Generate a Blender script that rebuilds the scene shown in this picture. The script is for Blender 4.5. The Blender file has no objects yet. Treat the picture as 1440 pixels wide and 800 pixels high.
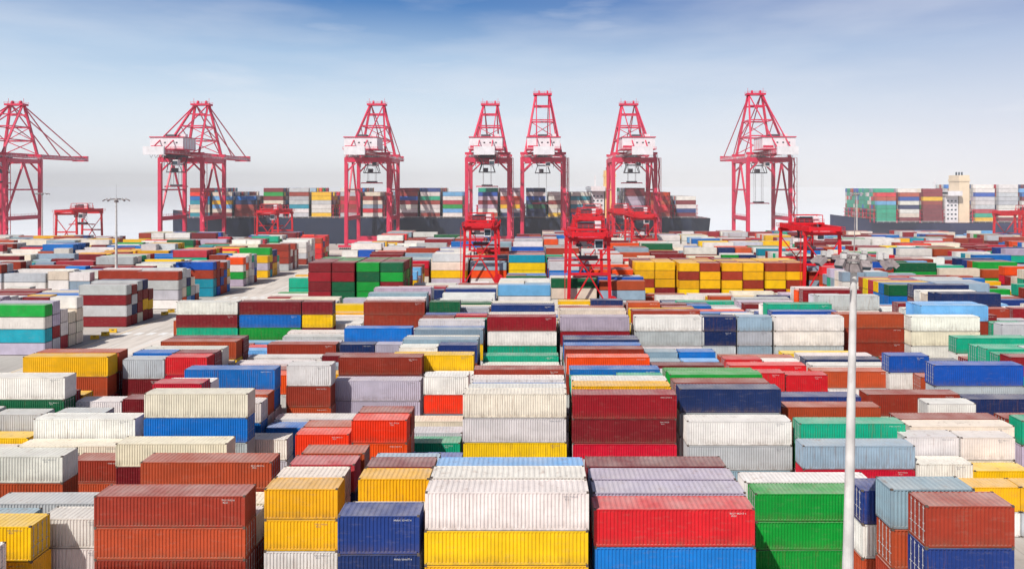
import bpy, math, random
from mathutils import Vector, Matrix
random.seed(11)
scene = bpy.context.scene
COL = scene.collection
R = random.random

def lin(c):
    return tuple(((v/255)/12.92 if v/255 <= 0.04045 else ((v/255+0.055)/1.055)**2.4) for v in c)

# ------------------------------------------------------------------ camera
H = 36.0
cam_d = bpy.data.cameras.new("camera"); cam = bpy.data.objects.new("camera", cam_d); COL.objects.link(cam)
cam.location = (0, 0, H); cam.rotation_euler = (math.radians(90), 0, 0)
cam_d.sensor_width = 36; cam_d.lens = 26.25
cam_d.shift_x = -0.0201; cam_d.shift_y = -0.0958
cam_d.clip_start = 0.5; cam_d.clip_end = 60000
scene.camera = cam
scene.view_settings.view_transform = 'Standard'; scene.view_settings.look = 'None'; scene.view_settings.exposure = 0

# ------------------------------------------------------------------ node helpers
def nmat(name):
    m = bpy.data.materials.new(name); m.use_nodes = True
    nt = m.node_tree
    b = nt.nodes['Principled BSDF']
    return m, nt, b
def N(nt, t, **kw):
    n = nt.nodes.new(t)
    for k, v in kw.items(): setattr(n, k, v)
    return n
def setin(nt, node, key, v):
    if hasattr(v, 'links') or isinstance(v, bpy.types.NodeSocket): nt.links.new(v, node.inputs[key])
    else: node.inputs[key].default_value = v
def mth(nt, op, a, b=0.0, c=None, clamp=False):
    n = N(nt, 'ShaderNodeMath', operation=op); n.use_clamp = clamp
    setin(nt, n, 0, a); setin(nt, n, 1, b)
    if c is not None: setin(nt, n, 2, c)
    return n.outputs[0]
def mix(nt, fac, a, b, blend='MIX'):
    n = N(nt, 'ShaderNodeMix', data_type='RGBA', blend_type=blend)
    setin(nt, n, 0, fac); setin(nt, n, 6, a); setin(nt, n, 7, b)
    return n.outputs[2]
def noise(nt, vec, scale, detail=4, rough=0.55):
    n = N(nt, 'ShaderNodeTexNoise'); n.inputs['Scale'].default_value = scale
    n.inputs['Detail'].default_value = detail; n.inputs['Roughness'].default_value = rough
    if vec is not None: nt.links.new(vec, n.inputs['Vector'])
    return n.outputs['Fac']
def mrange(nt, v, a, b, c=0.0, d=1.0):
    n = N(nt, 'ShaderNodeMapRange'); setin(nt, n, 0, v)
    for i, x in enumerate((a, b, c, d)): n.inputs[i+1].default_value = x
    return n.outputs[0]
def vscale(nt, v, s):
    n = N(nt, 'ShaderNodeVectorMath', operation='MULTIPLY'); nt.links.new(v, n.inputs[0]); n.inputs[1].default_value = s
    return n.outputs[0]

def paint_material(name, per_object):
    m, nt, b = nmat(name)
    geo = N(nt, 'ShaderNodeNewGeometry')
    if per_object:
        tc = N(nt, 'ShaderNodeTexCoord'); oi = N(nt, 'ShaderNodeObjectInfo')
        off = N(nt, 'ShaderNodeVectorMath', operation='ADD')
        nt.links.new(tc.outputs['Object'], off.inputs[0])
        r = mth(nt, 'MULTIPLY', oi.outputs['Random'], 300.0)
        cb = N(nt, 'ShaderNodeCombineXYZ'); nt.links.new(r, cb.inputs[0]); nt.links.new(r, cb.inputs[1]); nt.links.new(r, cb.inputs[2])
        nt.links.new(cb.outputs[0], off.inputs[1]); vec = off.outputs[0]
        col = oi.outputs['Color']; rnd = oi.outputs['Random']
        sep = N(nt, 'ShaderNodeSeparateXYZ'); nt.links.new(tc.outputs['Object'], sep.inputs[0]); zloc = sep.outputs[2]
    else:
        vec = geo.outputs['Position']
        at = N(nt, 'ShaderNodeAttribute', attribute_name='Col'); col = at.outputs['Color']
        rnd = noise(nt, vscale(nt, vec, (0.08, 0.4, 0.4)), 1.0, 1)
        zloc = None
    fade = mrange(nt, noise(nt, vec, 0.5, 3), 0.3, 0.7, 0.85, 1.07)
    c = mix(nt, 1.0, col, fade, 'MULTIPLY')
    # fine vertical rust streaks and small chips
    st = noise(nt, vscale(nt, vec, (4.2, 4.2, 0.30)), 1.3, 5, 0.65)
    lo = mth(nt, 'SUBTRACT', 0.69, mth(nt, 'MULTIPLY', rnd, 0.17))
    sm = mth(nt, 'MULTIPLY', mth(nt, 'SUBTRACT', st, lo), 6.0, clamp=True)
    c = mix(nt, mth(nt, 'MULTIPLY', sm, 0.5), c, (0.19, 0.085, 0.04, 1))
    # dull scuffing along the panels
    sc = mth(nt, 'MULTIPLY', mth(nt, 'SUBTRACT', noise(nt, vscale(nt, vec, (0.6, 0.6, 2.4)), 1.6, 5, 0.7), 0.54), 5.0, clamp=True)
    c = mix(nt, mth(nt, 'MULTIPLY', sc, 0.22), c, (0.28, 0.23, 0.19, 1))
    sp = noise(nt, vec, 4.5, 6, 0.7)
    spm = mth(nt, 'MULTIPLY', mth(nt, 'SUBTRACT', sp, 0.64), 9.0, clamp=True)
    c = mix(nt, mth(nt, 'MULTIPLY', spm, 0.7), c, (0.13, 0.07, 0.04, 1))
    if zloc is not None:
        # rust creeping up from the bottom rail, broken up by noise, and a little below the top rail
        gz = mth(nt, 'MULTIPLY', mrange(nt, zloc, 0.0, 0.9, 1.0, 0.0), mrange(nt, noise(nt, vscale(nt, vec, (1.5, 1.5, 0.6)), 1.6, 4, 0.65), 0.35, 0.7, 0.1, 1.0))
        c = mix(nt, mth(nt, 'MULTIPLY', gz, 0.6), c, (0.14, 0.085, 0.05, 1))
    # roofs: dust plus rust patches
    sn = N(nt, 'ShaderNodeSeparateXYZ'); nt.links.new(geo.outputs['True Normal'], sn.inputs[0])
    roof = mth(nt, 'GREATER_THAN', sn.outputs[2], 0.6)
    dust = mrange(nt, noise(nt, vec, 0.35, 4, 0.6), 0.3, 0.7, 0.12, 0.42)
    c = mix(nt, mth(nt, 'MULTIPLY', roof, dust), c, (0.68, 0.63, 0.57, 1))
    rr = mth(nt, 'MULTIPLY', mth(nt, 'SUBTRACT', noise(nt, vec, 1.3, 6, 0.65), 0.565), 6.0, clamp=True)
    c = mix(nt, mth(nt, 'MULTIPLY', mth(nt, 'MULTIPLY', roof, rr), 0.5), c, (0.27, 0.15, 0.09, 1))
    nt.links.new(c, b.inputs['Base Color'])
    nt.links.new(mrange(nt, sp, 0.3, 0.7, 0.40, 0.7), b.inputs['Roughness'])
    b.inputs['Specular IOR Level'].default_value = 0.35
    if per_object:
        bp = N(nt, 'ShaderNodeBump'); bp.inputs['Strength'].default_value = 0.4; bp.inputs['Distance'].default_value = 0.05
        nt.links.new(noise(nt, vec, 0.9, 2), bp.inputs['Height']); nt.links.new(bp.outputs[0], b.inputs['Normal'])
    return m
M_PAINT = paint_material("container_paint", True)
M_PAINTF = paint_material("container_paint_far", False)

def simple(name, rgb, rough=0.55, var=0.15, scale=0.8, metal=0.0, rust=0.0):
    m, nt, b = nmat(name)
    geo = N(nt, 'ShaderNodeNewGeometry')
    f = mrange(nt, noise(nt, geo.outputs['Position'], scale, 3), 0.3, 0.7, 1-var, 1+var)
    c = mix(nt, 1.0, (*rgb, 1), f, 'MULTIPLY')
    if rust:
        k = mth(nt, 'MULTIPLY', mth(nt, 'SUBTRACT', noise(nt, vscale(nt, geo.outputs['Position'], (2, 2, .5)), 0.9, 5, 0.65), 0.56), 6.0, clamp=True)
        c = mix(nt, mth(nt, 'MULTIPLY', k, rust), c, (0.15, 0.06, 0.03, 1))
    nt.links.new(c, b.inputs['Base Color'])
    b.inputs['Roughness'].default_value = rough; b.inputs['Metallic'].default_value = metal
    return m
M_CAST = simple("corner_casting_steel", (0.10, 0.075, 0.06), 0.7, 0.3, 3)
M_BAR = simple("galvanised_bar", (0.42, 0.42, 0.42), 0.45, 0.2, 3)
def mark_material():
    m, nt, b = nmat("container_lettering")
    oi = N(nt, 'ShaderNodeObjectInfo')
    bw = N(nt, 'ShaderNodeRGBToBW'); nt.links.new(oi.outputs['Color'], bw.inputs[0])
    f = mth(nt, 'GREATER_THAN', bw.outputs[0], 0.33)
    c = mix(nt, f, (0.62, 0.61, 0.58, 1), (0.16, 0.17, 0.20, 1))
    nt.links.new(c, b.inputs['Base Color']); b.inputs['Roughness'].default_value = 0.6
    return m
M_MARK = mark_material()
M_CRANE = simple("crane_red_hazed", lin((204, 32, 74)), 0.5, 0.12, 0.3, rust=0.2)  # pinkish red: a tint of distance haze is put into the paint
M_RTG = simple("yard_crane_red_paint", lin((206, 24, 38)), 0.45, 0.14, 0.5, rust=0.25)
M_WHITE = simple("white_house_paint", (0.74, 0.72, 0.74), 0.5, 0.08, 0.4, rust=0.25)
M_DARK = simple("dark_machinery", (0.07, 0.06, 0.075), 0.6, 0.3, 1)
M_ROPE = simple("steel_rope", (0.20, 0.14, 0.16), 0.5, 0.1, 1)
M_GLASS = simple("cab_glass", (0.03, 0.05, 0.07), 0.12, 0.1, 1)
M_RUBBER = simple("tyre_rubber", (0.03, 0.03, 0.03), 0.8, 0.2, 2)
M_MAST = simple("mast_galvanised", (0.56, 0.54, 0.52), 0.5, 0.16, 0.7, rust=0.35)
M_HULL = simple("ship_hull_navy", (0.006, 0.014, 0.045), 0.6, 0.2, 0.05, rust=0.08)
M_HULL2 = simple("ship_hull_slate", (0.022, 0.026, 0.085), 0.6, 0.12, 0.05)
M_BOOT = simple("ship_boot_topping", (0.25, 0.06, 0.05), 0.6, 0.2, 0.1)
M_CREAM = simple("funnel_cream_paint", lin((236, 196, 122)), 0.5, 0.08, 0.2)
M_CREAM2 = simple("funnel_pale_paint", lin((226, 206, 178)), 0.5, 0.08, 0.2)
M_YEL = simple("safety_yellow", (0.72, 0.45, 0.03), 0.5, 0.1, 1)
M_LINEW = simple("road_paint_white", (0.78, 0.78, 0.76), 0.6, 0.12, 1.5)
M_LINEY = simple("road_paint_yellow", (0.66, 0.42, 0.05), 0.6, 0.18, 1.5)

# ------------------------------------------------------------------ mesh builder
class MB:
    def __init__(s): s.v = []; s.f = []; s.m = []
    def quad(s, a, b, c, d, m=0):
        i = len(s.v); s.v += [a, b, c, d]; s.f.append((i, i+1, i+2, i+3)); s.m.append(m)
    def box(s, x0, x1, y0, y1, z0, z1, m=0):
        i = len(s.v)
        s.v += [(x0,y0,z0),(x1,y0,z0),(x1,y1,z0),(x0,y1,z0),(x0,y0,z1),(x1,y0,z1),(x1,y1,z1),(x0,y1,z1)]
        for f in ((0,3,2,1),(4,5,6,7),(0,1,5,4),(1,2,6,5),(2,3,7,6),(3,0,4,7)):
            s.f.append(tuple(i+k for k in f)); s.m.append(m)
    def beam(s, p, q, w, h=None, m=0):
        h = h or w
        p = Vector(p); q = Vector(q); d = (q-p).normalized()
        up = Vector((0,0,1)) if abs(d.z) < 0.95 else Vector((0,1,0))
        a = d.cross(up).normalized(); b = a.cross(d).normalized()
        i = len(s.v)
        for o in (p, q):
            for sa, sb in ((-1,-1),(1,-1),(1,1),(-1,1)):
                s.v.append(tuple(o + a*sa*w/2 + b*sb*h/2))
        for f in ((3,2,1,0),(4,5,6,7),(0,1,5,4),(1,2,6,5),(2,3,7,6),(3,0,4,7)):
            s.f.append(tuple(i+k for k in f)); s.m.append(m)
    def cyl(s, p, q, r0, r1, n=12, m=0):
        p = Vector(p); q = Vector(q); d = (q-p).normalized()
        up = Vector((0,0,1)) if abs(d.z) < 0.95 else Vector((0,1,0))
        a = d.cross(up).normalized(); b = a.cross(d).normalized()
        i = len(s.v)
        for o, r in ((p, r0), (q, r1)):
            for k in range(n):
                t = 2*math.pi*k/n
                s.v.append(tuple(o + a*math.cos(t)*r + b*math.sin(t)*r))
        for k in range(n):
            s.f.append((i+k, i+(k+1) % n, i+n+(k+1) % n, i+n+k)); s.m.append(m)
        s.f.append(tuple(i+k for k in range(n))[::-1]); s.m.append(m)
        s.f.append(tuple(i+n+k for k in range(n))); s.m.append(m)
    def rail(s, p, q, m=0, step=3.0):
        p = Vector(p); q = Vector(q); L = (q-p).length; n = max(1, int(L/step))
        for hh in (0.55, 1.1):
            s.beam(p+Vector((0,0,hh)), q+Vector((0,0,hh)), 0.1, 0.1, m)
        for k in range(n+1):
            o = p.lerp(q, k/n); s.beam(o, o+Vector((0,0,1.1)), 0.1, 0.1, m)
    def mesh(s, name, mats):
        me = bpy.data.meshes.new(name); me.from_pydata(s.v, [], s.f); me.update()
        for mm in mats: me.materials.append(mm)
        me.polygons.foreach_set('material_index', s.m)
        return me
def addobj(name, me, loc=(0,0,0), rz=0.0, scale=(1,1,1)):
    o = bpy.data.objects.new(name, me); COL.objects.link(o)
    o.location = loc; o.rotation_euler = (0,0,rz); o.scale = scale
    return o

# ------------------------------------------------------------------ container meshes
W = 2.44
def text_geo(txt, size):
    cu = bpy.data.curves.new("t", 'FONT'); cu.body = txt; cu.size = size; cu.resolution_u = 1
    ob = bpy.data.objects.new("t", cu); COL.objects.link(ob)
    dg = bpy.context.evaluated_depsgraph_get(); dg.update()
    me = bpy.data.meshes.new_from_object(ob.evaluated_get(dg))
    vs = [tuple(v.co) for v in me.vertices]; fs = [tuple(p.vertices) for p in me.polygons]
    bpy.data.objects.remove(ob); bpy.data.meshes.remove(me); bpy.data.curves.remove(cu)
    return vs, fs
CODES = ["RKLU 482913 6\n  45G1", "TPSU 705218\n  42G1", "MVNU 339077 4", "HZTU 618402 9\n  22G1"]
TG = [text_geo(c, 0.19) for c in CODES]
def container_mesh(L, Ht, var):
    b = MB(); hl = L/2; hw = W/2
    pc = 0.12
    for sx in (-1, 1):
        for sy in (-1, 1):
            x0, x1 = sorted((sx*hl, sx*(hl-pc))); y0, y1 = sorted((sy*hw, sy*(hw-pc)))
            b.box(x0, x1, y0, y1, 0.118, Ht-0.12, 0)
            for z0, z1 in ((0, 0.118), (Ht-0.12, Ht)):
                xa, xb = sorted((sx*(hl+0.004), sx*(hl-0.18))); ya, yb = sorted((sy*(hw+0.004), sy*(hw-0.16)))
                b.box(xa, xb, ya, yb, z0, z1, 1)
    for sy in (-1, 1):
        y0, y1 = sorted((sy*(hw-0.003), sy*(hw-0.07)))
        b.box(-hl+0.18, hl-0.18, y0, y1, Ht-0.11, Ht-0.025, 0)
        b.box(-hl+0.18, hl-0.18, y0, y1, 0.05, 0.20, 0)
    for sx in (-1, 1):
        x0, x1 = sorted((sx*(hl-0.003), sx*(hl-0.08)))
        b.box(x0, x1, -hw+0.16, hw-0.16, Ht-0.13, Ht-0.025, 0)
        b.box(x0, x1, -hw+0.16, hw-0.16, 0.04, 0.20, 0)
    def profile(a, c, n, o, i):
        pts = []; d = (c-a)/n
        for k in range(n):
            x = a+k*d
            pts += [(x, o), (x+d*0.30, o), (x+d*0.48, i), (x+d*0.80, i)]
        pts.append((c, o)); return pts
    nL = int(L/0.28)
    P = profile(-hl+0.12, hl-0.12, nL, hw-0.012, hw-0.072)
    for (xa, ya), (xb, yb) in zip(P[:-1], P[1:]):
        b.quad((xa,-ya,0.2),(xb,-yb,0.2),(xb,-yb,Ht-0.11),(xa,-ya,Ht-0.11),0)
        b.quad((xb,yb,0.2),(xa,ya,0.2),(xa,ya,Ht-0.11),(xb,yb,Ht-0.11),0)
    P = profile(-hl+0.08, hl-0.08, int(L/0.42), Ht-0.03, Ht-0.065)
    for (xa, za), (xb, zb) in zip(P[:-1], P[1:]):
        b.quad((xa,-hw+0.07,za),(xb,-hw+0.07,zb),(xb,hw-0.07,zb),(xa,hw-0.07,za),0)
    P = profile(-hw+0.12, hw-0.12, 8, -hl+0.012, -hl+0.06)
    for (ya, xa), (yb, xb) in zip(P[:-1], P[1:]):
        b.quad((xb,yb,0.2),(xa,ya,0.2),(xa,ya,Ht-0.13),(xb,yb,Ht-0.13),0)
    b.quad((-hl+.1,-hw+.1,.12),(-hl+.1,hw-.1,.12),(hl-.1,hw-.1,.12),(hl-.1,-hw+.1,.12),1)
    for sy in (-1, 1):
        y0, y1 = sorted((sy*0.012, sy*(hw-0.13)))
        b.box(hl-0.09, hl-0.045, y0, y1, 0.21, Ht-0.14, 0)
        for yy in (0.28, 0.82):
            b.cyl((hl-0.02, sy*yy, 0.16), (hl-0.02, sy*yy, Ht-0.10), 0.022, 0.022, 6, 2)
            b.box(hl-0.04, hl-0.005, sy*yy-0.18, sy*yy+0.18, 1.05, 1.10, 2)
            for zz in (0.35, 1.5, Ht-0.35):
                b.box(hl-0.044, hl-0.01, sy*yy-0.07, sy*yy+0.07, zz, zz+0.08, 2)
    def put(geo, x0, z0, side):
        vs, fs = geo; i = len(b.v)
        for v in vs:
            if side == 0: b.v.append((x0+v[0], -hw+0.004, z0+v[1]))
            elif side == 1: b.v.append((-x0-v[0], hw-0.004, z0+v[1]))
            else: b.v.append((hl-0.0405, x0+v[0]*0.7, z0+v[1]*0.7))
        for f in fs: b.f.append(tuple(i+k for k in f)); b.m.append(3)
    if var < 3:
        for sd in (0, 1): put(TG[var % 4], hl-1.9, Ht-0.42, sd)
        put(TG[(var+1) % 4], 0.08, Ht-0.40, 2)
    return b.mesh("container_%d_%d" % (int(L), var), [M_PAINT, M_CAST, M_BAR, M_MARK])
CACHE = {}
L40, L20, HS, HC = 12.19, 6.06, 2.591, 2.896
def cmesh(L, h, var):
    k = (L, h, var)
    if k not in CACHE: CACHE[k] = container_mesh(L, h, var)
    return CACHE[k]

PAL = dict(
 white=(226,221,215), cream=(226,214,194), grey=(188,190,194), steel=(142,164,180), lilac=(184,172,190),
 brown=(150,52,34), rust=(178,74,40), maroon=(122,26,34), darkred=(142,22,34), red=(212,32,42), crimson=(196,16,48),
 orange=(236,80,22), redor=(240,54,18), yellow=(246,192,8), gold=(230,170,12), blue=(8,108,188), royal=(16,78,168),
 navy=(22,44,92), navy2=(28,56,122), lblue=(108,172,222), green=(4,150,54), dgreen=(8,92,56), teal=(14,162,126), cyan=(18,142,164),
 pinkred=(176,52,64))
LIN = {k: lin(v) for k, v in PAL.items()}
WTS = [('white',26),('cream',8),('grey',10),('steel',6),('lilac',5),('brown',11),('rust',6),('maroon',10),('darkred',5),('red',3),('crimson',2),
 ('orange',3),('redor',1),('yellow',6),('gold',3),('blue',7),('royal',4),('navy',5),('navy2',3),('lblue',2),('green',4),('dgreen',3),('teal',5),('cyan',2),('pinkred',2)]
KEYS = [k for k, w in WTS]; WW = [w for k, w in WTS]
def rc(): return random.choices(KEYS, WW)[0]
def jit(name):
    c = LIN[name]; f = 0.84+0.28*R()
    return tuple(min(0.82, max(0.004, v*f*(0.96+0.08*R()))) for v in c)

def far_box(store, x, y, z, L, h, c):
    v, f, cc = store; i = len(v); hl = L/2
    z0 = z+0.13; z1 = z+h-0.02
    v += [(x-hl,y,z0),(x+hl,y,z0),(x+hl,y+W,z0),(x-hl,y+W,z0),(x-hl,y,z1),(x+hl,y,z1),(x+hl,y+W,z1),(x-hl,y+W,z1)]
    for q in ((0,3,2,1),(4,5,6,7),(0,1,5,4),(1,2,6,5),(2,3,7,6),(3,0,4,7)):
        f.append(tuple(i+k for k in q)); cc.append(c)
    i = len(v); a = hl-0.15
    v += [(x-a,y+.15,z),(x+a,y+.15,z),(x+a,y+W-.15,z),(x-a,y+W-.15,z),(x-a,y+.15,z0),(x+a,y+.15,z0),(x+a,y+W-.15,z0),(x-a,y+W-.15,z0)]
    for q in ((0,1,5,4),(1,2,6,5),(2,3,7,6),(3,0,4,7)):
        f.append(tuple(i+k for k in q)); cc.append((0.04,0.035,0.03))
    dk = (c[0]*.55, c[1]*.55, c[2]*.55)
    for xx in (x-hl+.14, x+hl-.2):
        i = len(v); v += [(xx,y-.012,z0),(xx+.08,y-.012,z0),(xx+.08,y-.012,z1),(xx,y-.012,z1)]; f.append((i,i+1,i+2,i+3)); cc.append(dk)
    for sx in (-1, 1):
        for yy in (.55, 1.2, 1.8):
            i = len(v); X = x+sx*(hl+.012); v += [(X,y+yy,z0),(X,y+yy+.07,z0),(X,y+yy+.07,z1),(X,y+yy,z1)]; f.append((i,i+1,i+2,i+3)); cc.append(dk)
def far_mesh(name, store, mat):
    v, f, cc = store
    me = bpy.data.meshes.new(name); me.from_pydata(v, [], f); me.update(); me.materials.append(mat)
    at = me.color_attributes.new("Col", 'FLOAT_COLOR', 'CORNER')
    buf = []
    for p, c in zip(f, cc): buf += [c[0], c[1], c[2], 1.0]*len(p)
    at.data.foreach_set('color', buf)
    return addobj(name, me)

OCC = []
count = 0
def stack(X, Y, L, hs, cols, far=False, store=None):
    """hs bottom->top heights, cols top->down names"""
    global count
    OCC.append((X-L/2, X+L/2, Y, Y+W))
    n = len(hs); z = 0.02
    for i, h in enumerate(hs):
        j = n-1-i
        nm = cols[j] if j < len(cols) else rc()
        c = jit(nm)
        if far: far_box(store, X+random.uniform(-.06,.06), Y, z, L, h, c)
        else:
            var = random.randrange(5)
            if var > 3: var = 3
            o = bpy.data.objects.new("shipping_container", cmesh(L, h, var)); COL.objects.link(o)
            o.location = (X+random.uniform(-.06,.06), Y+W/2+random.uniform(-.04,.04), z)
            o.rotation_euler = (0,0,(math.pi if R() < 0.5 else 0)+random.uniform(-.004,.004))
            o.color = (*c, 1.0)
            count += 1
        z += h
HSn = lambda n: [HS]*n
HCn = lambda n: [HC]*n

# hero stacks : X, Y, length, heights(bottom->top), colours(top->down)
HERO = [
 (-1.9,55.6,L40,HSn(4)+[HC],['white','yellow','gold']),
 (10.75,56.5,L40,HCn(4),['red','blue','lblue']),
 (10.9,59.6,L40,HCn(4),['lilac']), (10.9,62.4,L40,HCn(4),['lilac','grey']),(10.8,65.2,L40,HCn(4),['maroon']),
 (-11.4,55.4,L20,HCn(4),['navy2','navy','white']),
 (-18.2,57.4,L20,HSn(2),['grey','yellow']),
 (-19.2,61.8,L20,[HC,HC,HS,HS],['gold','gold','white']),
 (-11.9,64.0,L20,[HC,HC,HS,HS],['gold','yellow']),
 (-11.6,58.4,L20,HSn(4),['cream','white']),(-11.6,61.2,L20,HSn(3),['grey']),
 (-29.4,60.4,L40,[HC,HC,HS,HS],['brown','rust','brown']),
 (-30.4,69.5,L40,HSn(4),['rust','brown']),
 (-29.8,66.6,L40,HSn(3),['cream']),(-29.8,63.6,L40,HSn(3),['white']),
 (-29,57.4,L40,HSn(2),['white','rust']),(-29,54.5,L40,HSn(2),['rust','rust']),
 (-19.7,66.0,L20,HSn(4),['cream','white']),(-19.4,68.9,L20,HSn(4),['pinkred']),(-19.2,71.8,L20,HSn(4),['rust']),
 (-1.9,58.4,L40,HSn(4)+[HC],['white']),(-1.9,61.2,L40,HSn(5),['lblue']),(-1.9,64.0,L40,HSn(4),['lblue']),
 (-1.9,66.8,L40,HSn(4),['white','cream']),(-1.9,69.6,L40,HSn(3),['grey']),
 (10.9,68.0,L40,HSn(4),['grey','white']),(10.9,70.8,L40,HSn(3),['maroon']),
 (26.6,68.6,L40,HSn(3),['green','green','green']),(26.4,71.4,L40,HSn(3),['white','green']),
 (29.9,51,L20,[HS]+HCn(4),['brown','navy2','navy']),(28.9,53.8,L20,[HS]+HCn(4),['steel','rust','brown']),
 (28.0,56.6,L20,HSn(5),['navy2','white','rust']),(29.0,59.4,L20,HSn(4),['grey','rust']),(35.5,62,L20,HSn(3),['yellow','white']),
 (47,76.6,L20,HSn(2),['gold','white']),(53.2,76.6,L20,HSn(2),['gold','grey']),(51,81,L20,HSn(2),['yellow','gold']),
 (41,76.6,L20,HSn(2),['white','brown']),
 (-2.1,88,L40,HCn(4),['cream','white','yellow','white']),
 (10.8,87.6,L40,HCn(4),['darkred','maroon','crimson','brown']),
 (24.1,87,L40,HCn(3),['white','grey','steel']),
 (23.8,90,L40,HCn(4),['navy','grey','white']),
 (36.9,86,L40,HCn(3),['teal','dgreen','maroon']),
 (35.6,81.3,L40,HSn(3),['steel','crimson','crimson']),
 (44.9,81.3,L20,HCn(2),['white','cream']),(51.2,84,L20,HSn(3),['white','cream','yellow']),(45.0,84.2,L20,HSn(3),['white','grey']),
 (-39.7,88,L40,HCn(4),['cream','blue','grey','white']),
 (-39.7,82,L40,HSn(3),['cream','maroon','brown']),
 (-16.8,82,L20,HSn(4),['redor','orange','redor']),(-16.8,84.8,L20,HSn(4),['brown','orange']),
 (-24.0,85,L20,HSn(3),['redor','orange','maroon']),(-24.0,87.8,L20,HSn(3),['rust','orange']),
 (-33,91,L20,HSn(2),['white','grey']),(-11.0,82.5,L20,HCn(2),['royal','navy2']),
 (-50.8,71,L40,HSn(4),['white','rust','white']),(-49,84,L20,HSn(2),['brown','rust']),(-55.5,84,L20,HSn(2),['white','cream']),
 (-46.4,60,L40,HCn(3),['yellow','gold','white']),(-39,63.5,L20,HSn(3),['white','white','grey']),(-46.2,63.2,L20,HSn(3),['steel','gold']),
 (-42.2,66.6,L40,HSn(3),['grey','white']),
 (-56.5,93.0,L20,HSn(3),['grey','white','white']),(-66,95.5,L40,HCn(4),['white','dgreen','white','brown']),
 (-67,107,L40,HCn(4),['yellow','rust','maroon']),(-67,109.9,L40,HCn(4),['rust','maroon']),
 (-30.6,102,L20,HCn(4),['white','brown','rust','brown']),
 (-22.3,109.4,L40,[HC,HC,HS,HS],['brown','maroon','lilac']),(-21.9,105,L40,HCn(3),['lilac','lilac','white']),
 (-11.7,101,L20,HSn(4),['white','redor','steel']),
 (-1.9,120.5,L40,HCn(3),['teal','green','white']),
 (-1.9,132,L40,HSn(5),['darkred','white','teal','white']),(11.05,132,L40,HSn(5),['lilac','darkred','white']),
 (24.2,132,L40,HSn(5),['white','grey','white']),(32.9,132,L20,HSn(5),['navy','navy','grey']),(39.3,132,L20,HSn(5),['steel','grey','steel']),
 (48.9,132,L40,HSn(5),['white','white','grey']),(48.4,126,L40,HSn(3),['yellow','blue','navy']),(49,114,L40,HSn(3),['rust','white']),
 (73,132,L40,HSn(5),['white','cream','white','grey']),(61,102,L40,HCn(4),['royal','grey','white']),
 (52.8,94,L20,HCn(3),['white','steel']),(57,113,L20,HSn(4),['royal','white']),(61,134.8,L40,HSn(5),['rust','brown','brown']),
 (-65,149,L40,HSn(5),['white','maroon','teal','white']),(-52.4,149,L40,HSn(5),['maroon','blue','green']),(-43,149,L20,HSn(5),['maroon','yellow','maroon']),
 (-27.6,149,L40,HSn(5),['brown','brown','white']),(-28,135,L40,HSn(4),['blue','white','navy']),(-17.5,149,L20,HSn(5),['dgreen','maroon','navy']),
]
for hx, hy, L, hs, cs in HERO: stack(hx, hy, L, hs, cs)

def free(x0, x1, y0, y1):
    for a, b_, c, d in OCC:
        if x0 < b_+0.05 and x1 > a-0.05 and y0 < d+0.02 and y1 > c-0.02: return False
    return True

NM = {0:{0:4,1:4,-1:4,-2:3,-3:3,-4:4,-5:3},
      1:{0:4,1:4,2:4,3:3,4:3,5:3,6:3,-1:2,-2:2,-3:4,-4:3,-5:3},
      2:{0:3,1:4,2:3,3:3,4:3,5:3,6:4,7:4,-1:4,-2:3,-3:3,-4:4,-5:3},
      3:{0:5,1:5,2:5,3:4,4:5,5:4,6:5,-1:4,-2:3,-3:3,-4:2,-5:1},
      4:{-5:3,-4:3},5:{-5:2},6:{-5:2},7:{-5:3},8:{-5:3}}
STARTS = [55.6, 87, 109.4, 132, 149, 174, 200, 224, 250, 275, 300, 325, 350, 375]
FS = ([], [], [])
def vis(X, Y, m=26):
    s = 1050/Y
    return (-749)/s - m < X < 691/s + m
def fill_cell(X, y, n, theme, far, force=None):
    def pick():
        if force: return random.choices(force[0], force[1])[0]
        return random.choice(theme) if R() < 0.42 else rc()
    def go(x, L, n):
        if n <= 0 or not free(x-L/2, x+L/2, y, y+W): return
        ty = HC if R() < 0.4 else HS
        hs = [ty if R() < 0.7 else (HC+HS-ty) for _ in range(n)]
        if far and n >= 5: hs = [HS]*n
        stack(x, y, L, hs, [pick() for _ in range(n)], far, FS)
    tw = force is not None and len(force) > 2
    if tw or (R() < 0.26):
        go(X-3.15, L20, n); go(X+3.15, L20, max(1, n-(1 if R() < .3 and not tw else 0)))
    elif free(X-L40/2, X+L40/2, y, y+W): go(X, L40, n)
    else:
        go(X-3.1, L20, n); go(X+3.1, L20, n)

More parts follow.
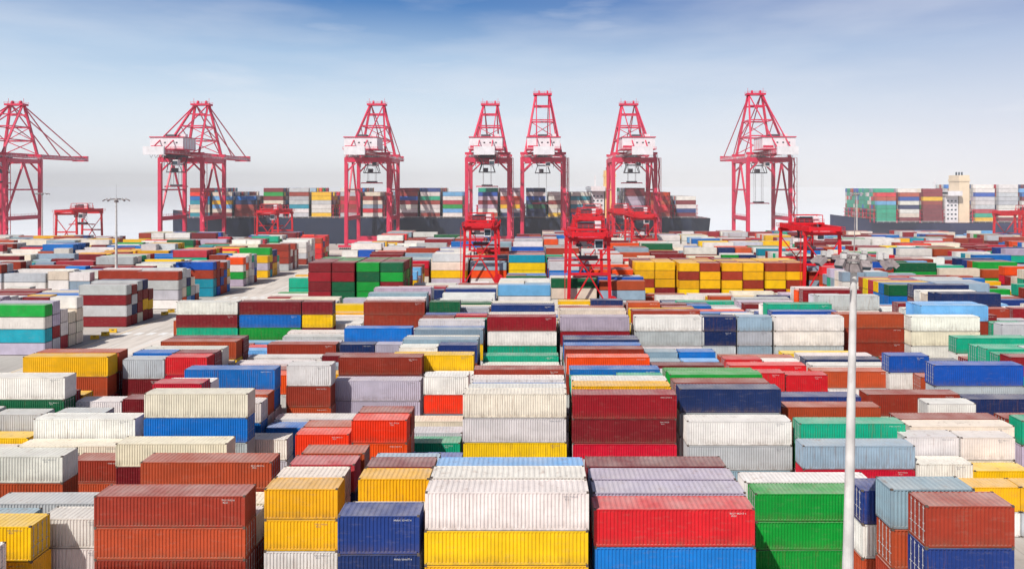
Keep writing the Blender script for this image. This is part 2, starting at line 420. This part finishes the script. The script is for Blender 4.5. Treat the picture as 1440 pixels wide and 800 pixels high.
for bi, st in enumerate(STARTS):
    far = st > 160
    for k in range(-6, 34):
        X = -1.9+13.0*k
        if X < -74: continue
        if not vis(X, st+15): continue
        if bi == 0 and k >= 2: continue
        theme = [rc() for _ in range(2)]
        base = NM.get(bi, {}).get(k, random.choice([3,4,4,5,5] if bi > 4 else [3,4,4,4,5]))
        force = None
        if st == 174:
            if 0 < X < 30: base = 1
            if X < -30: base = min(base, random.choice([2,3]))
            if 30 < X < 80: base = 3
        if st == 149 and 0 < X < 26: base = 3
        if st == 224 and -32 < X < -6: base = 1
        if st == 200 and -30 < X < 0: base = 3
        if st == 200 and -58 < X < -34: base = 6; force = (['dgreen','green','maroon','darkred'], [4,3,5,2], 1)
        if st == 200 and 28 < X < 84: base = 2
        if st == 224 and 28 < X < 84: base = 5; force = (['gold','yellow','brown','maroon'], [9,3,3,2], 1)
        for r in range(6):
            y = st+2.77*r
            if r == 0 and R() < 0.10 and bi > 0: continue
            n = base if force else max(1, base+random.choice([0,0,0,0,-1,-1,1 if base < 5 and bi > 8 else 0]))
            fill_cell(X, y, n, theme, far, force)
# left blocks past the road
for st in [159, 191, 219, 243, 268, 293, 318, 343, 368]:
    for k in range(0, 26):
        X = -110-13.0*k
        if not vis(X, st+12): continue
        theme = [rc() for _ in range(2)]
        base = random.choice([3,4,4,5])
        if k == 0: base = 4
        if st == 191: base = 3 if k else 4
        for r in range(5):
            n = max(1, base+random.choice([0,0,0,-1]))
            fill_cell(X, st+2.77*r, n, theme, True)
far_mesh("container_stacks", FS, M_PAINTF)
print("containers near", count, "far faces", len(FS[1]))

# ------------------------------------------------------------------ ground, road, sea
def concrete(name, rgb, joint):
    m, nt, b = nmat(name)
    geo = N(nt, 'ShaderNodeNewGeometry'); p = geo.outputs['Position']
    f = mrange(nt, noise(nt, p, 0.05, 6, 0.6), 0.3, 0.7, 0.84, 1.12)
    c = mix(nt, 1.0, (*rgb, 1), f, 'MULTIPLY')
    st = mrange(nt, noise(nt, vscale(nt, p, (0.6, 0.05, 1)), 1.0, 6, 0.6), 0.48, 0.75, 0.0, 0.45)
    c = mix(nt, st, c, (0.24, 0.21, 0.18, 1))
    sp = N(nt, 'ShaderNodeSeparateXYZ'); nt.links.new(p, sp.inputs[0])
    for ax in (0, 1):
        a = mth(nt, 'FRACT', mth(nt, 'MULTIPLY', sp.outputs[ax], 1.0/joint))
        lnm = mth(nt, 'LESS_THAN', a, 0.02)
        c = mix(nt, mth(nt, 'MULTIPLY', lnm, 0.4), c, (0.16, 0.15, 0.14, 1))
    nt.links.new(c, b.inputs['Base Color']); b.inputs['Roughness'].default_value = 0.8
    return m
g = MB()
g.box(-2500, 2500, -400, 462, -9, 0, 0)
addobj("ground", g.mesh("ground", [concrete("yard_concrete", (0.44, 0.41, 0.38), 6)]))
g = MB(); g.quad((-101.5,-50,0.004),(-75.5,-50,0.004),(-75.5,420,0.004),(-101.5,420,0.004))
g.quad((-700,398,0.008),(700,398,0.008),(700,420,0.008),(-700,420,0.008))
addobj("road", g.mesh("road", [concrete("road_concrete", (0.66, 0.60, 0.54), 5)]))
g = MB()
for x, mm in ((-100.9,1),(-76.3,1),(-88.8,0),(-88.4,0)):
    g.quad((x,-50,0.012),(x+.18,-50,0.012),(x+.18,398,0.012),(x,398,0.012),mm)
for y in range(-40, 396, 9):
    for x in (-94.8, -82.4): g.quad((x,y,0.012),(x+.18,y,0.012),(x+.18,y+4,0.012),(x,y+4,0.012),0)
for y in (181, 213, 240):
    for k in range(8): g.quad((-100+k*3,y,0.016),(-98.4+k*3,y,0.016),(-98.4+k*3,y+3,0.016),(-100+k*3,y+3,0.016),1 if y == 213 else 0)
addobj("road_markings", g.mesh("road_markings", [M_LINEW, M_LINEY]))
for (x, y) in ((-103.2,176),(-103,180),(-103.4,184),(-103,209),(-103.1,213),(-74.6,170),(-74.6,196)):
    g = MB(); g.box(-.9,.9,-.3,.3,0,.35); g.box(-.9,.9,-.15,.15,.35,.95); g.box(-.3,.3,-.17,.17,.55,.75,1)
    addobj("traffic_barrier", g.mesh("traffic_barrier", [M_YEL, M_DARK]), (x,y,0.01), R())

m, nt, b = nmat("sea_water_hazed")
geo = N(nt, 'ShaderNodeNewGeometry')
f = mrange(nt, noise(nt, vscale(nt, geo.outputs['Position'], (0.4,1,1)), 0.02, 6), 0.3, 0.7, 0.0, 1.0)
nt.links.new(mix(nt, f, (0.76, 0.80, 0.84, 1), (0.81, 0.84, 0.87, 1)), b.inputs['Base Color'])  # near-white water: distance haze painted into the base colour
b.inputs['Roughness'].default_value = 0.7
g = MB(); g.quad((-40000,-2000,-5),(40000,-2000,-5),(40000,50000,-5),(-40000,50000,-5))
addobj("sea", g.mesh("sea", [m]))
g = MB(); g.box(-900,900,460.5,462.4,-1.2,0.35,0)
for k in range(-40, 41): g.box(k*14-1,k*14+1,462.4,463.4,-4,-0.2,1); g.cyl((k*14+5,460,0.01),(k*14+5,460,.8),.35,.28,8,1)
addobj("quay_wall", g.mesh("quay_wall", [M_MAST, M_RUBBER]))

# thin sea haze over the far yard, quay and water (real scattering air)
hm = bpy.data.materials.new("sea_haze"); hm.use_nodes = True
hn = hm.node_tree; hn.nodes.clear()
ho = N(hn, 'ShaderNodeOutputMaterial'); hv = N(hn, 'ShaderNodeVolumeScatter')
hv.inputs['Color'].default_value = (0.96, 0.98, 1.0, 1); hv.inputs['Density'].default_value = 0.00046; hv.inputs['Anisotropy'].default_value = -0.42
hn.links.new(hv.outputs[0], ho.inputs['Volume'])
g = MB(); g.box(-2600, 2600, 260, 2400, -4.5, 75)
addobj("sea_haze", g.mesh("sea_haze", [hm]))

# ------------------------------------------------------------------ ship-to-shore crane
def sts_mesh(apex, trol, drop, boom_up=False):
    b = MB(); x = 12.0; zt = 51.0
    for sx in (-1, 1):
        for y in (0, 30):
            b.beam((sx*x,y,3.2),(sx*x,y,zt),1.9,1.9,0)
            b.box(sx*x-4.5,sx*x+4.5,y-.7,y+.7,1.3,2.6,0)
            for k in (-3.6,-2.4,-1.2,0,1.2,2.4,3.6): b.cyl((sx*x+k,y-.35,.5),(sx*x+k,y+.35,.5),.5,.5,10,1)
            b.box(sx*x-.9,sx*x+.9,y-.8,y+.8,2.6,3.3,0)
        b.beam((sx*x,0,17.5),(sx*x,30,17.5),1.5,2.3,0)
        b.beam((sx*x,-1,zt),(sx*x,31,zt),1.5,2.2,0)
        b.beam((sx*x,0,18.5),(sx*x,15,zt-1),.9,.9,0); b.beam((sx*x,30,18.5),(sx*x,15,zt-1),.9,.9,0)
        b.beam((sx*x,0,34),(sx*x,30,34),.8,.9,0)
        b.rail((sx*(x+.9),0,18.7),(sx*(x+.9),30,18.7),0); b.rail((sx*(x+.9),-1,52.2),(sx*(x+.9),31,52.2),3)
    for y in (0, 30):
        b.beam((-x,y,4.6),(x,y,4.6),1.3,2.0,0)
        b.beam((-x-1,y,zt),(x+1,y,zt),1.8,2.6,0)
        b.beam((-x-1,y,zt+3.6),(x+1,y,zt+3.6),1.2,1.4,0)
        b.beam((-x,y,zt-7),(-x+6,y,zt-1),.8,.8,0); b.beam((x,y,zt-7),(x-6,y,zt-1),.8,.8,0)
        b.rail((-x-1,y-1.2,zt+1.4),(x+1,y-1.2,zt+1.4),3)
        for sx in (-1, 1): b.beam((sx*x,y,zt),(sx*x*.92,y,zt+4),1.5,1.5,0)
    for k in range(12):
        z = 4+k*4; s = 1 if k % 2 else -1
        b.beam((x+1.6,-1.6-s*1.3,z),(x+1.6,-1.6+s*1.3,z+4),.7,.25,0)
        b.box(x+.9,x+2.4,-3.6,.4,z+3.9,z+4.0,0)
    b.beam((x+2.5,-3.6,3),(x+2.5,-3.6,52),.25,.25,0); b.beam((x+2.5,.4,3),(x+2.5,.4,52),.25,.25,0)
    y0, y1 = -30, 90
    for sx in (-1, 1):
        b.beam((sx*3.6,y0,54.6),(sx*3.6,y1,54.6),1.2,2.4,0)
        b.beam((sx*5.2,y0,53.9),(sx*5.2,y1,53.9),1.1,.12,3)
        b.rail((sx*5.7,y0,53.9),(sx*5.7,y1,53.9),3,4)
    for k in range(0, 13):
        y = y0+k*10; b.beam((-3.6,y,55.2),(3.6,y,55.2),.7,.9,0)
        if k < 12: b.beam((-3.6,y,55.5),(3.6,y+10,55.5),.3,.3,0)
    b.box(-5,5,y1-.6,y1+1.2,53,56.6,0); b.box(-5.5,5.5,y0-1.4,y0,52.6,57,3)
    za = apex
    for sx in (-1, 1):
        b.beam((sx*10.2,30,zt+4),(sx*4.2,27,za),1.25,1.25,0)
        b.beam((sx*10.2,0,zt+4),(sx*4.2,25,za-1),1.05,1.05,0)
        b.beam((sx*8.7,29.3,zt+4+(za-zt-4)*.28),(sx*8.3,7,zt+4+(za-zt-4)*.28),.6,.6,0)
        b.beam((sx*6.9,28.3,zt+4+(za-zt-4)*.55),(sx*6.9,13.7,zt+4+(za-zt-4)*.55),.6,.6,0)
        b.beam((sx*8.7,29.3,zt+4+(za-zt-4)*.28),(sx*6.9,13.7,zt+4+(za-zt-4)*.55),.4,.4,0)
        for yy, zz in ((62,56),(86,56)): b.beam((sx*3.6,27,za),(sx*3.6,yy,zz),.5,.55,0)
        b.beam((sx*3.9,26,za),(sx*3.6,-26,56),.5,.55,0)
    for t in (.28,.55,.8):
        zz = zt+4+(za-zt-4)*t; xx = 10.2-6*t
        b.beam((-xx,30-3*t,zz),(xx,30-3*t,zz),.8,.9,0)
        b.beam((-xx,25*t,zz),(xx,25*t,zz),.6,.7,0)
    zz = zt+4+(za-zt-4)*.28
    b.beam((-10,30,zt+4.5),(8.4,29.2,zz),.45,.45,0); b.beam((10,30,zt+4.5),(-8.4,29.2,zz),.45,.45,0)
    z2 = zt+4+(za-zt-4)*.55
    b.beam((-8.4,29.2,zz),(6.9,28.3,z2),.4,.4,0); b.beam((8.4,29.2,zz),(-6.9,28.3,z2),.4,.4,0)
    b.box(-5.6,5.6,23.5,29,za-.4,za+.7,0); b.rail((-5.6,23.5,za+.7),(5.6,23.5,za+.7),0,2); b.rail((-5.6,29,za+.7),(5.6,29,za+.7),0,2)
    for sx in (-1,1):
        b.cyl((sx*2.5,26,za+1.5),(sx*2.5+.8,26,za+1.5),1.1,1.1,12,0); b.beam((sx*4.6,26,za+.7),(sx*4.6,26,za+4),.15,.15,0)
    b.box(-9,9,-17,-1.5,56.4,62.6,3); b.box(-9.4,9.4,-17.4,-1.1,62.6,63.1,0); b.box(-9.6,9.6,-17.8,-.9,56.0,56.4,0)
    for k in range(3): b.box(-1.4+k*3.2,-.4+k*3.2,-17.06,-17.0,59.4,60.2,2)
    b.box(-8.6,-3,-17.1,-17.02,57,58.2,0)
    b.rail((-9.6,-17.8,56.4),(9.6,-17.8,56.4),0,2.4); b.box(-3,2,-12,-6,63.1,64.6,2); b.box(4,7,-10,-7,63.1,65,3)
    for k in range(5): b.beam((-9.02,-16+k*3.2,56.6),(-9.02,-16+k*3.2,62.4),.1,.2,0); b.beam((9.02,-16+k*3.2,56.6),(9.02,-16+k*3.2,62.4),.1,.2,0)
    b.box(-11,-6.5,2,9,52.2,55.4,3)
    ty = trol
    b.box(-5,5,ty-4,ty+4,52.0,53.1,2); b.box(-3.8,3.8,ty-3,ty+3,53.1,54.6,2)
    for sx in (-1,1):
        b.beam((sx*4.6,ty-4,51.9),(sx*4.6,ty+4,51.9),.5,1.0,0)
        b.beam((sx*5,ty-4,52),(sx*3,ty-3,48.5),.35,.35,2); b.beam((sx*5,ty+4,52),(sx*3,ty+3,48.5),.35,.35,2)
        b.beam((sx*3,ty-3,48.2),(sx*4.4,ty-2,44),.3,.3,2); b.beam((sx*3,ty+3,48.2),(sx*4.4,ty+2,44),.3,.3,2)
        b.beam((sx*6.3,ty-1,52),(sx*6.3,ty-1,47),.25,.25,2)
    b.box(-4.6,4.6,ty-2.2,ty+2.2,43.6,44.1,2); b.box(-2,.5,ty-1.5,ty+1.5,44.1,46.2,2)
    b.box(-3.4,3.4,ty-3.4,ty+3.4,48.0,48.5,2)
    b.box(1.6,4.4,ty-7.4,ty-4.4,47.4,50.6,3); b.box(1.75,4.25,ty-7.5,ty-7.38,48.0,49.9,4); b.beam((3,ty-6,50.6),(3,ty-5,52.4),.9,.9,2)
    b.rail((-5,ty-4,53.1),(5,ty-4,53.1),2,1.4)
    zs = 51-drop
    for sx in (-1,1):
        for sy in (-1,1): b.beam((sx*2.2,ty+sy*1.6,52),(sx*2.2,ty+sy*1.6,zs),.14,.14,5)
    b.box(-3,3,ty-1.2,ty+1.2,zs-.8,zs,2); b.box(-6.05,6.05,ty-.35,ty+.35,zs-1.4,zs-.8,0)
    for sx in (-1,1): b.box(sx*6-.15,sx*6+.15,ty-1.2,ty+1.2,zs-1.5,zs-.9,0)
    for k in range(14):
        y = y0+6+k*5; b.beam((-6.1,y,53.6),(-6.1,y+2.5,51.4),.12,.12,2); b.beam((-6.1,y+2.5,51.4),(-6.1,y+5,53.6),.12,.12,2)
    for k in range(6): b.box(-11+k*4.2,-10.3+k*4.2,-1.9,-1.2,49.0,49.6,3)
    return b.mesh("ship_to_shore_crane", [M_CRANE, M_RUBBER, M_DARK, M_WHITE, M_GLASS, M_ROPE])
stsA = sts_mesh(85, 12, 12); stsB = sts_mesh(91, 20, 24); stsC = sts_mesh(85, -6, 14)
for X, me, Y in ((-312, stsA, 425), (-200, stsC, 425), (-94, stsA, 425), (-25.5, stsC, 425), (6, stsB, 424), (58, stsA, 425), (134, stsB, 423)):
    addobj("ship_to_shore_crane", me, (X, Y, 0))

# ------------------------------------------------------------------ rubber-tyred gantry
def rtg_mesh(tr):
    b = MB(); xs = 5.6; Y1 = 22; zt = 22
    for y in (0, Y1):
        for sx in (-1,1):
            b.beam((sx*xs,y,1.9),(sx*(xs-.6),y,zt),.85,.75,0)
            for k in (-.95,.95): b.cyl((sx*xs+k,y-.35,.75),(sx*xs+k,y+.35,.75),.75,.75,14,1)
            b.box(sx*xs-1.6,sx*xs+1.6,y-.45,y+.45,1.3,1.9,0)
        b.beam((-xs-.6,y,2.5),(xs+.6,y,2.5),.8,1.1,0)
        b.beam((-xs,y,12.8),(xs,y,12.8),.5,.7,0)
        b.beam((-xs,y,3),(0,y,12.6),.35,.35,0); b.beam((xs,y,3),(0,y,12.6),.35,.35,0)
        b.beam((-xs,y,20.5),(0,y,13),.3,.3,0); b.beam((xs,y,20.5),(0,y,13),.3,.3,0)
        b.beam((-xs-.2,y,zt),(xs+.2,y,zt),1.0,1.1,0)
    b.box(-3,3,-1.4,-.45,2.0,4.6,3); b.box(-2.6,2.6,Y1+.45,Y1+1.5,2.0,4.4,0)
    for k in range(4): b.box(-2.6+k*1.35,-1.6+k*1.35,-1.44,-1.4,2.5,4.1,2)
    for sx in (-1,1):
        b.beam((sx*4.3,-2.2,23.3),(sx*4.3,Y1+2.2,23.3),.9,1.6,0)
        b.beam((sx*5.4,-2.2,22.9),(sx*5.4,Y1+2.2,22.9),.9,.1,0); b.rail((sx*5.8,-2.2,22.9),(sx*5.8,Y1+2.2,22.9),0,2)
    b.beam((-4.3,-2.2,23.4),(4.3,-2.2,23.4),.5,1.2,0); b.beam((-4.3,Y1+2.2,23.4),(4.3,Y1+2.2,23.4),.5,1.2,0)
    b.box(-4.8,4.8,tr-2.6,tr+2.6,24.2,24.7,0); b.box(-2.8,1.4,tr-1.6,tr+1.6,24.7,26.2,2); b.cyl((-2,tr,25.8),(2.6,tr,25.8),.7,.7,12,2)
    b.box(1.8,3.4,tr-1.2,tr+1,24.7,26.6,3)
    for sx in (-1,1):
        for sy in (-1,1): b.beam((sx*4.2,tr+sy*2.4,24.7),(sx*4.2,tr+sy*2.4,27),.18,.18,0)
        b.beam((sx*4.2,tr-2.4,27),(sx*4.2,tr+2.4,27),.2,.2,0); b.rail((-4.6,tr+sx*2.5,24.7),(4.6,tr+sx*2.5,24.7),0,1.5)
    b.beam((-4.2,tr-2.4,27),(4.2,tr-2.4,27),.2,.2,0); b.beam((-4.2,tr+2.4,27),(4.2,tr+2.4,27),.2,.2,0)
    b.box(1.4,3.6,tr-5.2,tr-2.8,19.4,22.0,3); b.box(1.55,3.45,tr-5.3,tr-5.18,19.8,21.6,4); b.beam((2.5,tr-4,22),(2.5,tr-2.4,24.3),.4,.4,2)
    for sx in (-1,1):
        for sy in (-1,1): b.beam((sx*2.2,tr+sy*1.2,24.2),(sx*1.9,tr+sy*.9,17.2),.1,.1,5)
        b.beam((sx*3.6,tr-1.5,24.2),(sx*3,tr-1.5,20.4),.3,.3,2)
    b.box(-3.2,1,tr-1.6,tr+1.6,19.8,20.4,2); b.box(-2.2,-.4,tr-1.2,tr+1.2,20.4,21.9,2)
    b.box(-2.6,2.6,tr-1.1,tr+1.1,16.4,17.2,2); b.box(-6.0,6.0,tr-.3,tr+.3,15.9,16.4,0)
    for sx in (-1,1): b.box(sx*6-.15,sx*6+.15,tr-1.2,tr+1.2,15.8,16.3,0)
    for k in range(40): b.box(-xs-.9,-xs-.5,-.3,.3,2+k*.5,2.06+k*.5,0)
    b.beam((-xs-.9,-.3,2),(-xs-.9,-.3,22.5),.08,.08,0); b.beam((-xs-.9,.3,2),(-xs-.9,.3,22.5),.08,.08,0)
    b.cyl((xs+.5,-.2,5.5),(xs+.5,.2,5.5),1.5,1.5,18,0)
    return b.mesh("rubber_tyred_gantry_crane", [M_RTG, M_RUBBER, M_DARK, M_WHITE, M_GLASS, M_ROPE])
rtA = rtg_mesh(4.5); rtB = rtg_mesh(13)
for X, Y, me in ((15,197.6,rtA),(-17.4,247.6,rtA),(86,221.6,rtB),(23,300,rtB),(48,322.5,rtB),(-132,372,rtA),(-236,378,rtB),(232,345,rtA),(30,372,rtA),(262,372,rtB),(45,372,rtB)):
    addobj("rubber_tyred_gantry_crane", me, (X, Y, 0))

# ------------------------------------------------------------------ high-mast lamps
def mast_mesh(rb, rt, h, span):
    b = MB()
    b.cyl((0,0,0.01),(0,0,.5),rb*1.7,rb*1.7,16,0)
    b.cyl((0,0,.5),(0,0,h*.36),rb,rb+(rt-rb)*.36,16,0)
    b.cyl((0,0,h*.36),(0,0,h*.70),rb+(rt-rb)*.40,rb+(rt-rb)*.70,16,0)
    b.cyl((0,0,h*.70),(0,0,h),rb+(rt-rb)*.74,rt,16,0)
    b.cyl((0,0,h-.3),(0,0,h+.35),rt*2.2,rt*2.2,12,0)
    b.cyl((0,0,h+.3),(0,0,h+4.6),.04,.02,6,2)
    n = 24; r = span*.36
    for k in range(n):
        a = 2*math.pi*k/n; c = 2*math.pi*(k+1)/n
        b.beam((r*math.cos(a),r*math.sin(a),h),(r*math.cos(c),r*math.sin(c),h),.1,.14,2)
        b.beam((.5*r*math.cos(a),.5*r*math.sin(a),h+.25),(.5*r*math.cos(c),.5*r*math.sin(c),h+.25),.08,.1,2)
    for k in range(10):
        a = 2*math.pi*(k+.3)/10; ca, sa = math.cos(a), math.sin(a)
        b.beam((0,0,h),(r*1.15*ca,r*1.15*sa,h),.09,.12,2)
        b.beam((0,0,h+.3),(r*ca,r*sa,h),.06,.06,2)
        c0 = Vector((r*1.35*ca,r*1.35*sa,h-.05)); c1 = Vector((r*1.6*ca,r*1.6*sa,h-.42))
        b.beam(c0,c1,.55,.30,2); b.beam(c1,c1+(c1-c0).normalized()*.04,.46,.22,1)
        b.box(r*1.15*ca-.15,r*1.15*ca+.15,r*1.15*sa-.15,r*1.15*sa+.15,h+.08,h+.4,0)
        b.beam((r*1.15*ca,r*1.15*sa,h),tuple(c0),.08,.2,2)
    b.box(-.45,.45,-.45,.45,h-.9,h-.35,2)
    return b.mesh("high_mast_lamp", [M_MAST, M_GLASS, simple("lamp_housing_grey", (0.26, 0.22, 0.22), 0.5, 0.25, 3)])
o = addobj("high_mast_lamp", mast_mesh(.44,.2,31.2,4.6), (20.9,50,0)); o.rotation_euler = (0, math.radians(1.15), 0)
mf = mast_mesh(.5,.22,32,6.5)
for X, Y in ((-126,226),(-266,405),(172,396)): addobj("high_mast_lamp", mf, (X,Y,0))

# ------------------------------------------------------------------ ships
def ship(name, x0, L, yn, deck, hullm, bays, funnel_x, tiers, bow_left=True, haze=0.25, fm=None):
    root = bpy.data.objects.new(name, None); COL.objects.link(root)
    yc = yn+24; b = MB(); st = []
    n = 30
    for i in range(n+1):
        t = i/n; X = x0+L*t
        u = t if bow_left else 1-t
        wd = 24*min(1, (max(0.0, u)/.16)**.6) if u < .16 else 24
        ww = 24*min(1, (max(0.0, u-.03)/.2)**.8) if u < .23 else 24
        if u > .95: ww = 24*(1-(u-.95)*8)
        sh = 4.5*max(0, 1-u/.12)**1.2
        st.append((X, wd+.05, ww+.05, deck+sh))
    for a, c in zip(st[:-1], st[1:]):
        for s in (-1, 1):
            b.quad((a[0],yc+s*a[1],a[3]),(c[0],yc+s*c[1],c[3]),(c[0],yc+s*c[2],-1.0),(a[0],yc+s*a[2],-1.0),0)
            b.quad((a[0],yc+s*a[2],-1.0),(c[0],yc+s*c[2],-1.0),(c[0],yc+s*c[2],-6.0),(a[0],yc+s*a[2],-6.0),1)
        b.quad((a[0],yc-a[1],a[3]-.3),(c[0],yc-c[1],c[3]-.3),(c[0],yc+c[1],c[3]-.3),(a[0],yc+a[1],a[3]-.3),1)
    for e in (st[0], st[-1]): b.quad((e[0],yc-e[1],e[3]),(e[0],yc+e[1],e[3]),(e[0],yc+e[2],-6),(e[0],yc-e[2],-6),0)
    h = addobj("hull", b.mesh("hull", [hullm, M_BOOT])); h.parent = root
    b = MB()
    for i, bx in enumerate(bays):
        for s in (-1, 1):
            for q in range(0, 9):
                yy = yc-22+q*5.5
                b.beam((bx+s*7.0,yy,deck),(bx+s*7.0,yy,deck+8),.35,.35,0)
            for zz in (3, 5.6, 8): b.beam((bx+s*7.0,yc-23.5,deck+zz),(bx+s*7.0,yc+23.5,deck+zz),.9,.3,0)
    b.rail((x0+20,yc-23.9,deck),(x0+L-2,yc-23.9,deck),1,4)
    l = addobj("lashing_bridges", b.mesh("lashing_bridges", [M_CRANE, M_WHITE])); l.parent = root
    b = MB()
    fx = funnel_x
    b.box(fx-9,fx-1,yc-20,yc+20,deck,deck+17,0); b.box(fx-9.5,fx-.5,yc-24,yc+24,deck+17,deck+20,0)
    b.box(fx-9.6,fx-.4,yc-23.5,yc+23.5,deck+18.2,deck+19.3,2)
    for k in range(5):
        for q in range(3): b.box(fx-8+q*2.4,fx-6.8+q*2.4,yc-20.05,yc-20,deck+2+k*2.8,deck+3+k*2.8,2)
    b.beam((fx-5,yc,deck+20),(fx-5,yc,deck+27),.6,.6,0); b.beam((fx-5,yc-3,deck+25),(fx-5,yc+3,deck+25),.3,.3,0)
    b.box(fx-.3,fx+6.2,yc-20,yc-8,deck,deck+30,1); b.box(fx-.6,fx+6.5,yc-20.3,yc-7.7,deck+26,deck+27.4,1)
    for k in range(3): b.cyl((fx+1.2+k*1.8,yc-14,deck+30),(fx+1.2+k*1.8,yc-14,deck+32),.5,.5,8,2)
    s_ = addobj("superstructure", b.mesh("superstructure", [M_WHITE, fm or M_CREAM, M_GLASS])); s_.parent = root
    S = ([], [], [])
    for i, bx in enumerate(bays):
        T = tiers[i % len(tiers)]
        th = [rc() for _ in range(2)]
        for r in range(18):
            y = yn+.6+r*2.62; n = max(1, T+random.choice([0,0,0,0,-1,-1]))
            z = deck+.8
            sp = R() < .12
            for k in range(n):
                nm = random.choice(th) if R() < .4 else rc()
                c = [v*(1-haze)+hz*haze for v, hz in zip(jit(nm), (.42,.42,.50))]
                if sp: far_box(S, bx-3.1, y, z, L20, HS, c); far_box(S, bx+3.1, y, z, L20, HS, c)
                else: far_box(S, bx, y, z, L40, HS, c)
                z += HS
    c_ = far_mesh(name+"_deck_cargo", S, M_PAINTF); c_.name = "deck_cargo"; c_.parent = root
    return root
b1 = [-208,-194,-180,-162,-146,-132,-114,-100,-78,-64,-50,-28,-14,2,16,30,64,80,96]
ship("container_ship", -236, 347, 466, 16, M_HULL, b1, 46, [7,6,5,7,7,6,7,6,7,7,6,7,7,7,6,6], True, 0.05)
b2 = [222+i*14.6 for i in range(3)]+[284+i*14.6 for i in range(14)]
ship("container_ship", 196, 330, 468, 13, M_HULL2, b2, 270, [8,8,8,9,9,8,9], True, 0.1, M_CREAM2)

# ------------------------------------------------------------------ sun and sky
el = math.radians(46); az = math.radians(214)   # azimuth clockwise from +Y
sd = Vector((math.sin(az)*math.cos(el), math.cos(az)*math.cos(el), math.sin(el)))
sl = bpy.data.lights.new("sun", 'SUN'); sl.energy = 4.8; sl.angle = math.radians(0.5); sl.color = (1, 0.95, 0.885)
so = bpy.data.objects.new("sun", sl); COL.objects.link(so); so.rotation_euler = sd.to_track_quat('Z', 'Y').to_euler(); so.location = (0,0,200)

w = bpy.data.worlds.new("World"); scene.world = w; w.use_nodes = True
nt = w.node_tree; nt.nodes.clear()
out = N(nt, 'ShaderNodeOutputWorld')
sky = N(nt, 'ShaderNodeTexSky', sky_type='NISHITA'); sky.sun_disc = False
sky.sun_elevation = el; sky.sun_rotation = az; sky.dust_density = 2.0; sky.air_density = 1.0
bg = N(nt, 'ShaderNodeBackground'); bg.inputs[1].default_value = 0.07; nt.links.new(sky.outputs[0], bg.inputs[0])
tc = N(nt, 'ShaderNodeTexCoord'); sep = N(nt, 'ShaderNodeSeparateXYZ'); nt.links.new(tc.outputs['Generated'], sep.inputs[0])
z = sep.outputs[2]
cr = N(nt, 'ShaderNodeValToRGB'); nt.links.new(mrange(nt, z, 0, 0.30), cr.inputs[0])
els = cr.color_ramp.elements
els[0].position = 0.0; els[0].color = (*lin((248,250,252)), 1)
els[1].position = 1.0; els[1].color = (*lin((50,94,164)), 1)
for p, c in ((.16,(238,244,250)),(.36,(212,228,243)),(.56,(172,200,230)),(.78,(92,138,196))):
    e = els.new(p); e.color = (*lin(c), 1)
cv = vscale(nt, tc.outputs['Generated'], (1.4, 1.4, 7.0))
cl = noise(nt, cv, 1.7, 6, 0.5)
clm = mrange(nt, cl, 0.46, 0.80, 0.0, 0.50)
cl2 = mrange(nt, noise(nt, vscale(nt, tc.outputs['Generated'], (3, 3, 15)), 2.2, 6, 0.5), 0.56, 0.82, 0.0, 0.35)
cm = mth(nt, 'MAXIMUM', clm, cl2)
sx = mrange(nt, sep.outputs[0], -0.1, 0.6, 0.0, 0.30)
c0 = mix(nt, sx, cr.outputs[0], (*lin((206,196,218)), 1))
cc = mix(nt, cm, c0, (*lin((240,242,248)), 1))
bg2 = N(nt, 'ShaderNodeBackground'); nt.links.new(cc, bg2.inputs[0]); bg2.inputs[1].default_value = 1.0
ms = N(nt, 'ShaderNodeMixShader'); nt.links.new(mrange(nt, z, 0.28, 0.55), ms.inputs[0])
nt.links.new(bg2.outputs[0], ms.inputs[1]); nt.links.new(bg.outputs[0], ms.inputs[2]); nt.links.new(ms.outputs[0], out.inputs[0])
